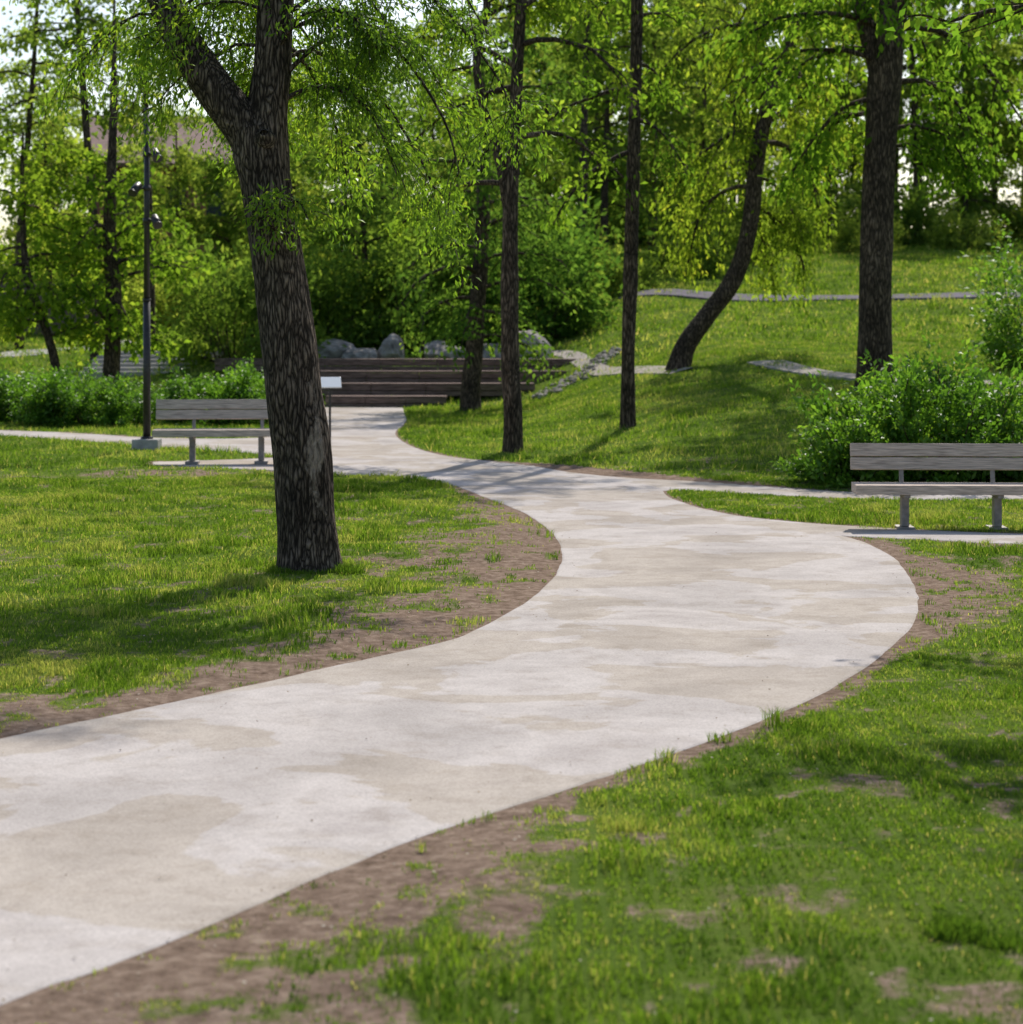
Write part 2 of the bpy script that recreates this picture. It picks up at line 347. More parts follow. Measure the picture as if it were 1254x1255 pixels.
# ------------------------------------------------------------------ grass
grass_root = empty('lawn_grass')
def blades(name, n, y0, y1, k, m0, hgt, wid, seed, two=True, extra=None):
    rng = np.random.default_rng(seed)
    y = rng.uniform(y0, y1, n*2); hw = k*y+m0
    y = y[rng.random(n*2) < hw/(k*y1+m0)][:n]
    x = rng.uniform(-1, 1, len(y))*(k*y+m0)
    cx = np.round(x/.09)*.09; cy = np.round(y/.09)*.09
    jit = vnoise(cx*7.7, cy*7.7, seed)
    if y1 < 30:
        x = x+(cx-x)*.35*jit; y = y+(cy-y)*.35*jit
    D, d = density(x, y)
    keep = (rng.random(len(x)) < D) & (d > -.004)
    x, y, D, d = x[keep], y[keep], D[keep], d[keep]
    if extra is not None:
        ex, ey, eD = extra(rng); x = np.r_[x, ex]; y = np.r_[y, ey]; D = np.r_[D, eD]; d = np.r_[d, np.ones(len(ex))]
    m = len(x)
    z = GZ(x, y)-.004
    tall = fbm(x*2.2, y*2.2, 41, 3)
    h = hgt*(.42+.35*rng.random(m)+1.9*np.clip(tall-.48,0,1)*2)*(.5+.5*np.minimum(D,5))
    az = rng.uniform(0, 2*PI, m); lean = rng.uniform(.1, .9, m)*h
    az2 = az+PI/2+rng.normal(0,.5,m)
    wx = np.cos(az)*wid*.5*rng.uniform(.6,1.3,m); wy = np.sin(az)*wid*.5
    lx = np.cos(az2)*lean; ly = np.sin(az2)*lean
    P = np.stack([x, y, z], -1)
    W = np.stack([wx, wy, 0*wx], -1)
    mid = P+np.stack([lx*.3, ly*.3, h*.6], -1); tip = P+np.stack([lx, ly, h*rng.uniform(.8,1.05,m)], -1)
    patch = fbm(x*.7, y*.5, 51, 3)*.5+fbm(x*3.1, y*2.4, 52, 2)*.5
    var = np.clip(rng.normal(.42,.17,m)+(patch-.5)*2.1, 0, .80)
    var = np.where(rng.random(m) < .05, 1, var)
    var = np.where(D > 3, var*.35, var)
    if two:
        V = np.stack([P-W, P+W, mid+W*.8, mid-W*.8, tip], 1).reshape(-1, 3)
        b = np.arange(m)*5
        F = [np.stack([b, b+1, b+2, b+3], -1), np.stack([b+3, b+2, b+4], -1)]; fv = np.r_[var, var]
    else:
        V = np.stack([P-W, P+W, tip], 1).reshape(-1, 3); b = np.arange(m)*3
        F = [np.stack([b, b+1, b+2], -1)]; fv = var
    return link(bpy.data.objects.new(name, raw_mesh(name, V, F, [M_grass], fvar=fv, smooth=True)), grass_root)
def tufts(rng):
    ex, ey, eD = [], [], []
    for (cx, cy, r, n, q_) in [(-1.66,17.35,.34,900,2.6),(-1.3,17.15,.12,350,4),(1.45,6.97,.10,420,4.5),(1.58,6.85,.07,200,4),(-3.5,17.5,.16,500,3.5),(-2.95,17.2,.1,150,2.5),(-5.4,24,.18,200,3),(3.6,21.0,.2,200,3),(1.0,10.2,.06,60,3),(1.3,10.6,.05,60,3),(-.35,8.05,.03,14,3),(-4.9,24.6,.2,200,3),(2.52,13.4,.05,40,3),(.7,9.7,.05,40,3),(-5.0,21,.15,200,3),(.45,8.3,.1,90,2.5),(1.1,8.7,.1,90,2.5)]:
        a = rng.uniform(0,2*PI,n); q = r*np.sqrt(rng.random(n))
        if n == 900: q = r*(.8+.25*rng.random(n))
        ex.append(cx+np.cos(a)*q); ey.append(cy+np.sin(a)*q); eD.append(np.full(n, q_))
    return np.concatenate(ex), np.concatenate(ey), np.concatenate(eD)
blades('grass_near', 330000, 4.8, 13, .26, 1.2, .036, .0045, 1, extra=tufts)
blades('grass_mid', 400000, 13, 28, .26, 1.2, .048, .007, 2)
blades('grass_far', 230000, 28, 52, .27, 1.5, .075, .017, 3, two=False)
blades('grass_hill', 200000, 52, 105, .28, 3, .13, .045, 4, two=False)

# litter
rng = np.random.default_rng(77)
n = 14000
y = rng.uniform(5, 30, n); x = rng.uniform(-1,1,n)*(.26*y+1); D, d = density(x, y)
pr = np.where(d < 0, .05+.35*np.exp(d/.10), .25+.6*(1-D)); k = rng.random(n) < pr
x, y, d = x[k], y[k], d[k]; m = len(x)
z = np.where(d < .02, TOPZ+.006, GZ(x, y)+.006+.02*rng.random(m)*(d > .1))
a = rng.uniform(0,2*PI,m); s = rng.uniform(.003,.010,m); P = np.stack([x,y,z],-1)
U = np.stack([np.cos(a)*s, np.sin(a)*s, rng.normal(0,.15,m)*s], -1); W = np.stack([-np.sin(a)*s*.6, np.cos(a)*s*.6, .25*s], -1)
V = np.stack([P-U, P-W*.9, P+U, P+W], 1).reshape(-1,3); V[:,2] = np.maximum(V[:,2], (TOPZ+.002)*np.repeat(d<.02,4)); b = np.arange(m)*4
M_litter = foliage_mat('leaf_litter', (.08,.055,.035), (.30,.23,.15), (.55,.5,.4), .1, (1,1,1), 0)
link(bpy.data.objects.new('leaf_litter', raw_mesh('leaf_litter', V, [np.stack([b,b+1,b+2,b+3],-1)], [M_litter], fvar=rng.random(m))))

# ------------------------------------------------------------------ trees
class Tubes:
    def __init__(s): s.V=[]; s.F=[]; s.n=0; s.sc=[]
    def add(s, pts, rad, k=8, rough=0.0, seed=0, scar=None, flare=0):
        pts = np.asarray(pts, float); rad = np.asarray(rad, float); m = len(pts)
        T = np.gradient(pts, axis=0); T /= np.linalg.norm(T, axis=1)[:,None]+1e-9
        ref = np.array([0,1,0.]) if abs(T[0][1]) < .8 else np.array([1.,0,0])
        U = np.cross(T, ref); U /= np.linalg.norm(U, axis=1)[:,None]+1e-9
        W = np.cross(U, T)
        a = np.linspace(0, 2*PI, k, endpoint=False)
        R = rad[:,None]*np.ones((1,k))
        if rough:
            zz = pts[:,2][:,None]*np.ones((1,k)); aa = np.ones((m,1))*a
            cxx = np.cos(aa)*rad[:,None]; cyy = np.sin(aa)*rad[:,None]
            R = R+rough*(fbm(cxx*14+seed, cyy*14+zz*1.6, seed, 3)-.5)*2+rough*1.6*(fbm(cxx*3.5+zz*.6, cyy*3.5+zz*.8, seed+5, 2)-.5)*2
            if flare: R = R+flare*np.exp(-(zz-pts[0,2])/.22)*(.6+.8*np.cos(aa*2.5+seed)**2)
        V = pts[:,None,:]+U[:,None,:]*(np.cos(a)[None,:]*R)[:,:,None]+W[:,None,:]*(np.sin(a)[None,:]*R)[:,:,None]
        V = V.reshape(-1,3); i = np.arange(m-1)[:,None]*k+np.arange(k)[None,:]; j = np.arange(m-1)[:,None]*k+(np.arange(k)+1)[None,:]%k
        s.F.append((np.stack([i, j, j+k, i+k], -1).reshape(-1,4))+s.n); s.V.append(V); s.n += len(V)
        s.sc.append(scar(V) if scar else np.zeros(len(V)))
    def mesh(s, name, m): return raw_mesh(name, np.concatenate(s.V), s.F, [m], smooth=True, attrs={'scar': np.concatenate(s.sc)})
def walk(rng, p, d, L, n, droop, jit):
    pts = [np.array(p, float)]; d = np.array(d, float); d /= np.linalg.norm(d); st = L/n
    for i in range(n):
        d = d+rng.normal(0, jit, 3)+np.array([0,0,-droop/n*(1+i/n)]); d /= np.linalg.norm(d)
        pts.append(pts[-1]+d*st)
    return np.array(pts)
def along(pts, t):
    u = t*(len(pts)-1); i = min(int(u), len(pts)-2); f = u-i
    return pts[i]*(1-f)+pts[i+1]*f, pts[i+1]-pts[i]
class Leaves:
    def __init__(s): s.P=[]; s.D=[]
    def put(s, rng, pts, n, spread, hang, dirmix=.6):
        t = rng.random(n)**.8*(len(pts)-1); i = np.minimum(t.astype(int), len(pts)-2); f = (t-i)[:,None]
        p = pts[i]*(1-f)+pts[i+1]*f+rng.normal(0,1,(n,3))*spread*np.array([1,1,.7])
        d = (pts[i+1]-pts[i]); d = d/(np.linalg.norm(d,axis=1)[:,None]+1e-9)
        D = d*dirmix+rng.normal(0,.6,(n,3))+np.array([0,0,-hang])
        s.P.append(p); s.D.append(D)
    def mesh(s, name, rng, L, wr, m, upb=.6):
        P = np.concatenate(s.P); D = np.concatenate(s.D); D /= np.linalg.norm(D,axis=1)[:,None]+1e-9
        n = len(P); R = rng.normal(0,1,(n,3))+np.array([0,0,upb*2])
        S = np.cross(D, R); S /= np.linalg.norm(S,axis=1)[:,None]+1e-9; N = np.cross(S, D)
        l = (L*rng.uniform(.6,1.25,n))[:,None]; w = l*wr*.5
        V = np.stack([P, P+D*l*.45+S*w+N*w*.35, P+D*l-N*l*.12, P+D*l*.45-S*w+N*w*.35], 1).reshape(-1,3)
        b = np.arange(n)*4
        cl = fbm(P[:,0]*1.3+P[:,2], P[:,1]*1.3+P[:,2]*.8, 8, 2)
        var = np.clip(rng.normal(.4,.2,n)+(cl-.5)*.8, 0, 1)
        return raw_mesh(name, V, [np.stack([b,b+1,b+2,b+3],-1)], [m], fvar=var, smooth=True)
def foliate(rng, tb, lv, parent, prad, nb, blen, elev, droop, nsub, slen, lps, spread, tmin=.3, tmax=1., hang=.3, azf=None, jit=.12, taper=.5, rs=1.0):
    for q in range(nb):
        t = tmin+(tmax-tmin)*((q+rng.random())/nb)
        p, pd_ = along(parent, t)
        az = q*2.4+rng.uniform(-.5,.5) if azf is None else azf(rng)
        el = math.radians(rng.uniform(*elev))
        L = rng.uniform(*blen)*(1-taper*abs((t-tmin)/(tmax-tmin+1e-6)-.35))
        d = np.array([math.cos(az)*math.cos(el), math.sin(az)*math.cos(el), math.sin(el)])
        br = walk(rng, p, d, L, 7, droop, jit)
        r0 = rs*min(.022+.013*L, np.interp(t*(len(prad)-1), range(len(prad)), prad)*.6)
        tb.add(br, np.linspace(r0, r0*.25, 8), 6)
        lv.put(rng, br[3:], int(lps*.8), spread, hang)
        for k in range(nsub):
            u = .2+.8*(k+rng.random())/nsub; sp, sd = along(br, min(u,.999)); sd = sd/np.linalg.norm(sd)
            sd = sd*.7+rng.normal(0,.65,3)*np.array([1,1,.7])
            sb = walk(rng, sp, sd, rng.uniform(*slen)*(1.1-.5*u), 4, droop*.8, jit*1.4)
            tb.add(sb, np.linspace(r0*.3, r0*.1, 5), 3)
            lv.put(rng, sb, lps, spread, hang)
polyline = catmull
def finish_tree(name, loc, tb, lv, rng, leafL, wr, lm, bm_, upb=.6):
    e = empty(name, loc)
    link(bpy.data.objects.new('trunk_and_branches', tb.mesh('trunk', bm_)), e)
    link(bpy.data.objects.new('leaves', lv.mesh('leaves', rng, leafL, wr, lm, upb)), e)
    return e

# --- main furrowed tree
rng = np.random.default_rng(5); tb = Tubes(); lv = Leaves()
bx, by = -1.66, 17.4
tr = polyline([(.02,0,-.12),(.0,0,.1),(-.03,0,.5),(-.05,0,.93),(-.12,0,1.47),(-.18,0,2.1),(-.25,0,2.67),(-.33,0,3.2),(-.42,0,3.62)], 14)
rr = np.interp(tr[:,2], [-.12,.1,.4,.93,1.47,2.1,2.67,3.2,3.4,3.62], [.27,.25,.24,.238,.228,.216,.208,.21,.22,.20])
def scar(V):
    z = V[:,2]; ang = np.arctan2(V[:,1], V[:,0]+.08); c = -.85+.12*np.sin(z*6)
    return sstep(.40,.05,np.abs(ang-c)+.12*np.sin(z*11))*sstep(.30,.8,z)*sstep(1.70,1.25,z)*.95
tb.add(tr, rr, 64, .022, 3, scar, flare=.05)
ll = polyline([(-.34,0,3.15),(-.47,0,3.55),(-.75,0,3.92),(-1.0,.05,4.3),(-1.2,.1,4.7),(-1.5,.3,5.4),(-1.7,.3,6.4),(-1.75,.5,7.6)], 6)
tb.add(ll, np.interp(np.linspace(0,1,len(ll)), [0,.2,.5,1], [.19,.17,.14,.06]), 28, .012, 7)
rl = polyline([(-.33,0,3.2),(-.33,0,3.7),(-.28,.03,4.1),(-.26,.05,4.7),(-.15,.1,5.6),(-.1,.1,6.6),(.1,.1,8.2)], 6)
tb.add(rl, np.interp(np.linspace(0,1,len(rl)), [0,.2,.5,1], [.19,.165,.15,.06]), 28, .012, 9)
kn = np.array([(-.33,-.16,3.5),(-.33,-.24,3.53),(-.33,-.27,3.56)]); tb.add(kn, [.09,.075,.03], 12, .006, 2)
back = lambda r: r.choice([r.uniform(-.4,1.2), r.uniform(1.2,2.2), r.uniform(2.4,3.7)])
foliate(rng, tb, lv, ll, [.175,.07], 7, (1.0,1.8), (5,50), 1.1, 10, (.4,.9), 70, .07, .48, .72, .5, back, rs=.45)
foliate(rng, tb, lv, ll, [.175,.07], 6, (1.2,2.0), (10,60), .8, 9, (.4,.9), 50, .10, .7, 1, .4, None, rs=.45)
foliate(rng, tb, lv, rl, [.175,.07], 10, (1.2,2.3), (0,40), 1.2, 12, (.4,.95), 74, .07, .28, .6, .5, back, rs=.45)
foliate(rng, tb, lv, rl, [.175,.07], 10, (1.4,2.6), (10,60), .8, 10, (.4,1.0), 52, .10, .6, 1, .4, None, rs=.45)
for pts in ([(-.25,0,4.0),(.2,-.1,4.35),(.7,-.2,4.25),(1.1,-.2,3.7),(1.25,-.2,3.2)], [(-.3,0,3.8),(.1,-.1,3.95),(.5,-.25,3.75),(.75,-.3,3.2)],
            [(-.3,.0,4.1),(.0,.4,4.3),(.5,.7,4.0),(.95,.8,3.3),(1.05,.8,2.9)], [(-.25,0,4.5),(.4,.1,4.9),(1.0,.1,4.7),(1.5,.0,4.1),(1.7,0,3.7)],
            [(-.25,0,4.4),(.3,.3,4.6),(.8,.5,4.4),(1.2,.6,3.8)],[(-.6,.1,3.9),(-.9,.4,4.3),(-1.2,.5,4.5),(-1.5,.4,4.4)],
            [(-.3,0,4.2),(.0,-.3,4.5),(.35,-.4,4.5),(.6,-.4,4.2)],[(-.2,-.15,2.7),(-.3,-.4,2.9),(-.25,-.5,2.95)],[(-.25,-.15,2.9),(-.05,-.4,3.0),(.05,-.5,2.85)]):
    p = polyline(pts, 4); tb.add(p, np.linspace(.022,.006,len(p)), 6)
    big = len(pts) > 3
    for k in range(21 if big else 6):
        u = .2+.8*rng.random(); sp, sd = along(p, min(u,.999)); sd = sd/np.linalg.norm(sd)*.8+rng.normal(0,.6,3)
        sb = walk(rng, sp, sd, rng.uniform(.3,.7) if big else .25, 4, .8, .15); tb.add(sb, np.linspace(.006,.003,5), 3)
        lv.put(rng, sb, 78 if big else 60, .06, .5)
finish_tree('willow_tree', (bx, by, 0), tb, lv, rng, .06, .36, M_leaf, M_bark)

def mid_tree(name, x, y, trunks, foli, leafL, wr, lm, seed, k=14, rough=.012, tw=1.0):
    rng = np.random.default_rng(seed); tb = Tubes(); lv = Leaves()
    z0 = float(GZ(x, y)); P = []
    for pts, r in trunks:
        p = polyline(pts, 7); rad = np.interp(np.linspace(0,1,len(p)), np.linspace(0,1,len(r)), r)*tw
        tb.add(p, rad, k, rough, seed, flare=.03 if pts[0][2] <= 0 else 0); P.append((p, r))
    for ti, kw in foli: foliate(rng, tb, lv, P[ti][0], P[ti][1], **kw)
    return finish_tree(name, (x, y, z0), tb, lv, rng, leafL, wr, lm, M_bark2)
away = lambda r: r.uniform(-.3, PI+.3)
side = lambda r: r.choice([r.uniform(-.5,1.0), r.uniform(2.1,3.7)])
mid_tree('forked_tree', .02, 33, [
  ([(0,0,-.1),(0,0,.5),(-.05,0,2),(-.03,0,3.8),(.05,0,5.5),(.15,0,7.2),(.3,.2,8.4),(.3,.2,9.8)], [.18,.165,.15,.14,.12,.09,.06,.03]),
  ([(-.04,0,3.6),(-.2,0,4.5),(-.5,-.05,5.5),(-.55,0,6.3),(-.4,.1,7.0),(-.7,.2,8.2)], [.10,.09,.08,.07,.05])],
  [(0, dict(nb=11, blen=(1.4,2.6), elev=(0,45), droop=.7, nsub=8, slen=(.4,1.0), lps=30, spread=.12, tmin=.45, tmax=.95, hang=.4, azf=side)),
   (1, dict(nb=6, blen=(1.2,2.1), elev=(5,45), droop=.7, nsub=8, slen=(.4,1.0), lps=30, spread=.12, tmin=.35, tmax=.95, hang=.4, azf=side))], .12, .5, M_leaf2, 11, tw=.86)
mid_tree('shade_tree', -.95, 50, [
  ([(0,0,-.1),(.0,0,.6),(.12,0,2),(.25,.1,3.8),(.3,.2,6),(.2,.2,9)], [.27,.23,.2,.18,.14,.05])],
  [(0, dict(nb=26, blen=(1.8,3.4), elev=(8,45), droop=.8, nsub=8, slen=(.5,1.2), lps=34, spread=.16, tmin=.36, hang=.4))], .16, .55, M_leafd, 12)
mid_tree('slender_tree', 1.97, 36, [
  ([(0,0,-.1),(0,0,1),(.05,0,3),(.1,0,5),(.15,.0,7.5),(.1,.1,9.5),(.2,.1,12)], [.155,.14,.135,.13,.12,.08,.03])],
  [(0, dict(nb=8, blen=(1.2,2.3), elev=(-10,40), droop=.7, nsub=7, slen=(.4,.9), lps=24, spread=.12, tmin=.44, tmax=.75, hang=.4, azf=side)),
   (0, dict(nb=10, blen=(1.4,2.6), elev=(15,55), droop=.6, nsub=7, slen=(.5,1.0), lps=26, spread=.14, tmin=.72, hang=.4))], .13, .5, M_leaf2, 13, tw=.82)
mid_tree('leaning_tree', 3.62, 46, [
  ([(-.05,0,-.1),(.15,0,.5),(.6,0,1.15),(1.15,0,1.9),(1.5,0,3.0),(1.68,0,4.6),(2.1,0,6.3),(2.7,0,7.8),(3.2,.2,9.5),(3.4,.3,11)], [.30,.26,.24,.23,.22,.2,.18,.16,.10,.05])],
  [(0, dict(nb=28, blen=(2.0,4.0), elev=(5,35), droop=1.5, nsub=11, slen=(.6,1.6), lps=46, spread=.15, tmin=.46, hang=.8, azf=away))], .15, .42, M_leaf2, 14, tw=.85)
mid_tree('broad_trunk_tree', 6.47, 38, [
  ([(-.02,0,-.15),(.0,0,.6),(.02,0,2.4),(.1,0,4.2),(.18,0,5.6),(.35,0,7.2),(.5,.2,10),(.5,.3,12)], [.36,.31,.29,.28,.30,.24,.15,.06]),
  ([(.15,0,5.4),(-.1,.1,6.4),(-.5,.2,8),(-.8,.2,10)], [.18,.16,.12,.06])],
  [(0, dict(nb=20, blen=(2.2,3.8), elev=(0,40), droop=1.0, nsub=10, slen=(.5,1.2), lps=34, spread=.16, tmin=.42, hang=.6, azf=side)),
   (1, dict(nb=7, blen=(1.5,2.8), elev=(0,40), droop=.9, nsub=8, slen=(.5,1.2), lps=30, spread=.15, tmin=.4, hang=.6))], .17, .52, M_leaf2, 15)
mid_tree('unseen_broadleaf_tree', 5.4, 15.6, [  # stands out of view, added to cast dappled shade on the near ground
  ([(0,0,-.1),(0,0,1),(.05,0,3),(-.05,0,4.6),(-.1,.0,6.5),(-.1,.1,9.5)], [.27,.24,.21,.2,.15,.05])],
  [(0, dict(nb=24, blen=(2.0,3.4), elev=(15,50), droop=.5, nsub=7, slen=(.5,1.1), lps=26, spread=.12, tmin=.52, hang=.4))], .12, .5, M_leaf2, 16)
mid_tree('maple_tree', -9.8, 52, [
  ([(0,0,-.1),(.05,0,1),(.1,0,2.6),(.0,0,4.2),(.1,.0,7),(.1,.1,10)], [.24,.2,.19,.16,.1,.03])],
  [(0, dict(nb=20, blen=(1.3,2.6), elev=(5,45), droop=.5, nsub=7, slen=(.5,1.1), lps=28, spread=.18, tmin=.24, tmax=.72, hang=.3))], .18, .65, M_leaf2, 17)
mid_tree('young_maple_tree', -10.9, 51, [
  ([(0,0,-.1),(.0,0,.9),(-.3,0,2.0),(-.7,0,3.2),(-.8,.0,5),(-.8,.1,6.5)], [.13,.12,.1,.09,.06,.02])],
  [(0, dict(nb=18, blen=(1.2,2.2), elev=(5,45), droop=.5, nsub=7, slen=(.4,.9), lps=26, spread=.17, tmin=.32, hang=.3))], .17, .65, M_leaf2, 18)

# --- woodland
def merged(tb, lv, rng, name, leaf, wr, lm, upb=.6):
    a = tb.mesh('t', M_bark2); b = lv.mesh('l', rng, leaf, wr, lm, upb)
    bm = bmesh.new(); bm.from_mesh(a); n0 = len(bm.faces); bm.from_mesh(b); bm.faces.ensure_lookup_table()
    for f in bm.faces[n0:]: f.material_index = 1
    me = bpy.data.meshes.new(name); bm.to_mesh(me); bm.free()
    me.materials.append(M_bark2); me.materials.append(lm)
    bpy.data.meshes.remove(a); bpy.data.meshes.remove(b)
    return me
def bgtree(seed, h, r, lm, low, blen, nb=34, lps=22, leaf=.27, spread=.26):
    rng = np.random.default_rng(seed); tb = Tubes(); lv = Leaves()
    lean = rng.normal(0,.5,2)
    pts = polyline([(0,0,-.4),(0,0,h*.2),(lean[0]*.5,lean[1]*.5,h*.45),(lean[0],lean[1],h*.7),(lean[0]*1.3,lean[1]*1.3,h)], 5)
    tb.add(pts, np.linspace(r, .03, len(pts)), 8, .01, seed)
    foliate(rng, tb, lv, pts, [r,.03], nb, blen, (0,50), .7, 8, (.6,1.5), lps, spread, low, 1, .3)
    return merged(tb, lv, rng, 'woodland_tree', leaf, .62, lm)
var = [bgtree(31,14,.22,M_leafbg,.22,(2.2,4.2)), bgtree(32,17,.26,M_leafbg,.30,(2.5,4.6),38), bgtree(33,11,.16,M_leafbg,.12,(1.8,3.4),32),
       bgtree(34,16,.2,M_leafd,.18,(2.4,4.2),36), bgtree(35,19,.22,M_leafbg,.5,(1.6,3.0),20,14), bgtree(36,13,.2,M_leafd,.12,(2.6,4.4),36)]
def shrub(seed, R, h, n, lm, leaf, lps=40, spread=.1):
    rng = np.random.default_rng(seed); tb = Tubes(); lv = Leaves()
    for i in range(n):
        az = rng.uniform(0,2*PI); q = R*.45*math.sqrt(rng.random()); el = math.radians(rng.uniform(15,85))
        p = (math.cos(az)*q, math.sin(az)*q, -.05); d = (math.cos(az)*math.cos(el), math.sin(az)*math.cos(el), math.sin(el))
        L = min(h/max(math.sin(el),.3), R*.6/max(math.cos(el),.25))*rng.uniform(.7,1.08)
        b = walk(rng, p, d, L, 5, .25, .12); tb.add(b, np.linspace(.014,.005,6), 4)
        lv.put(rng, b[1:], lps, spread, 0, .8)
        for k in range(4):
            sp, sd = along(b, rng.uniform(.4,.99)); sd = sd/np.linalg.norm(sd)+rng.normal(0,.5,3)+np.array([0,0,.3])
            sb = walk(rng, sp, sd, L*.3, 3, .2, .15); lv.put(rng, sb, lps//2, spread*.8, 0, .8)
    return merged(tb, lv, rng, 'shrub_mesh', leaf, .5, lm, .9)
shv = [shrub(51,2.2,2.4,60,M_leafd,.2,30,.2), shrub(52,1.8,1.8,50,M_leafbg,.2,28,.18)]
forest = empty('woodland')
def inst(me, x, y, s, rz, parent):
    o = bpy.data.objects.new('tree', me); o.location = (x, y, h1(x, y)); o.scale = (s, s, s); o.rotation_euler = (0,0,rz); link(o, parent)
rng = np.random.default_rng(9)
def rowtrees(y0, y1, x0, x1, n, choices, smin, smax, mind=3.2, bad=None):
    pts = []; t = 0
    while len(pts) < n and t < n*40:
        t += 1; y = rng.uniform(y0, y1); x = rng.uniform(x0, x1)
        if all((x-a)**2+(y-b)**2 > mind**2 for a, b in pts) and not (bad and bad(x, y)):
            pts.append((x, y))
    for x, y in pts: inst(var[rng.choice(choices)], x, y, rng.uniform(smin, smax), rng.uniform(0,6.28), forest)
rowtrees(62, 72, -20, -1, 8, [2,0,2,5], .6, .85, 3.6, lambda x,y: (x < -8))
rowtrees(74, 90, -28, 1, 11, [0,2,2,0], .6, .8, 4)
rowtrees(80, 94, 0, 9, 6, [0,1,4], .75, 1.0, 3.6)
rowtrees(98, 112, 0, 42, 21, [0,1,3,0,4,2], .78, 1.1, 3.8)
rowtrees(94, 115, -40, 0, 10, [0,2,3,5], .5, .7, 4)
rowtrees(114, 132, 0, 46, 10, [1,3,0], .85, 1.1, 4)
rowtrees(118, 135, -45, 0, 5, [2,3,5], .5, .7, 4)
for x, y, s in [(-11.7,60,.82),(-10.6,62.5,.78),(-15,65,.75)]: inst(var[4], x, y, s, x, forest)
for x, y, s in [(-13.4,86,.72),(-11.0,84,.66),(-15.5,88,.6),(21.5,101,.9),(24,106,1.0)]: inst(var[2], x, y, s, x, forest)
for i in range(56):
    y = rng.uniform(92, 112) if i > 20 else rng.uniform(62, 74); x = rng.uniform(-.33, .36)*y if i > 20 else rng.uniform(-.22, .02)*y
    if x < -7.5 and y < 76: continue
    inst(shv[i % 2], x, y, rng.uniform(.8, 1.6), rng.uniform(0,6.28), forest)
for x, y, s in [(1.5,66,.8),(4,72,.7),(2.5,76,1),(6.5,78,.8),(9,84,.9),(15,90,.8),(-19,70,1),(-16,76,1.1),(-12,76,1)]: inst(shv[1], x, y, s, x, forest)

def place_shrub(name, me, x, y, s=(1,1,1), rz=0):
    o = bpy.data.objects.new(name, me); o.location = (x, y, float(GZ(x, y))); o.rotation_euler[2] = rz; o.scale = s; link(o)
s1 = shrub(61, 1.25, 1.15, 120, M_bush, .085, 52, .07)
s2 = shrub(62, .85, .8, 80, M_bush, .08, 46, .07)
place_shrub('shrub', s1, 5.35, 27.2, (1.08,1,1.28)); place_shrub('shrub', s2, 4.4, 26.7, (1,1,1.05), 1)
place_shrub('shrub', s2, 6.2, 27.4, (1.1,1.1,1.2), 2)
hedge = empty('hedge')
hm = shrub(63, 1.1, 1.15, 70, M_bush, .10, 44, .09)
for i, (hx, hy, s) in enumerate([(-12.6,43.6,.85),(-11.5,43.2,.9),(-10.4,43,.8),(-9.4,42.8,.9),(-8.5,42.6,.8),(-7.7,42.4,.7),(-11,44.2,1.0),(-9,43.8,.9),(-5.9,43.5,.95),(-6.7,44,.7),(-5.1,44.2,.85)]):
    o = bpy.data.objects.new('hedge_plant', hm); o.location = (hx, hy, 0); o.scale = (s,s,s*1.0); o.rotation_euler[2] = i*1.3; link(o, hedge)
place_shrub('large_shrub', shv[0], -7.3, 58, (1,1,1.2)); place_shrub('large_shrub', shv[0], -5.6, 60.5, (.9,.9,1.1), 2)
place_shrub('hillside_shrub', shrub(64,1.3,2.6,70,M_bush,.13,34,.14), 10.8, 43, (1,1,1))

# ------------------------------------------------------------------ built objects
class Parts:
    def __init__(s): s.bm = bmesh.new()
    def box(s, c, size, rot=(0,0,0), bev=.006):
        r = bmesh.ops.create_cube(s.bm, size=1)
        vs = r['verts']
        bmesh.ops.scale(s.bm, vec=size, verts=vs)
        if bev:
            es = list({e for v in vs for e in v.link_edges})
            rb = bmesh.ops.bevel(s.bm, geom=es, offset=bev, segments=2, affect='EDGES', profile=.6)
            vs = list({v for v in rb['verts']} | {v for v in vs if v.is_valid})
        M = Matrix.Translation(c) @ Euler(rot).to_matrix().to_4x4()
        bmesh.ops.transform(s.bm, matrix=M, verts=vs)
    def cyl(s, a, b, r1, r2=None, n=14):
        a = Vector(a); b = Vector(b); d = b-a
        M = Matrix.Translation((a+b)/2) @ d.to_track_quat('Z', 'Y').to_matrix().to_4x4()
        bmesh.ops.create_cone(s.bm, cap_ends=True, segments=n, radius1=r1, radius2=r1 if r2 is None else r2, depth=d.length, matrix=M)
    def obj(s, name, m, parent, smooth=False):
        me = bpy.data.meshes.new(name); s.bm.to_mesh(me); s.bm.free(); me.materials.append(m)
        if smooth:
            for p in me.polygons: p.use_smooth = len(p.vertices) == 4
        return link(bpy.data.objects.new(name, me), parent)
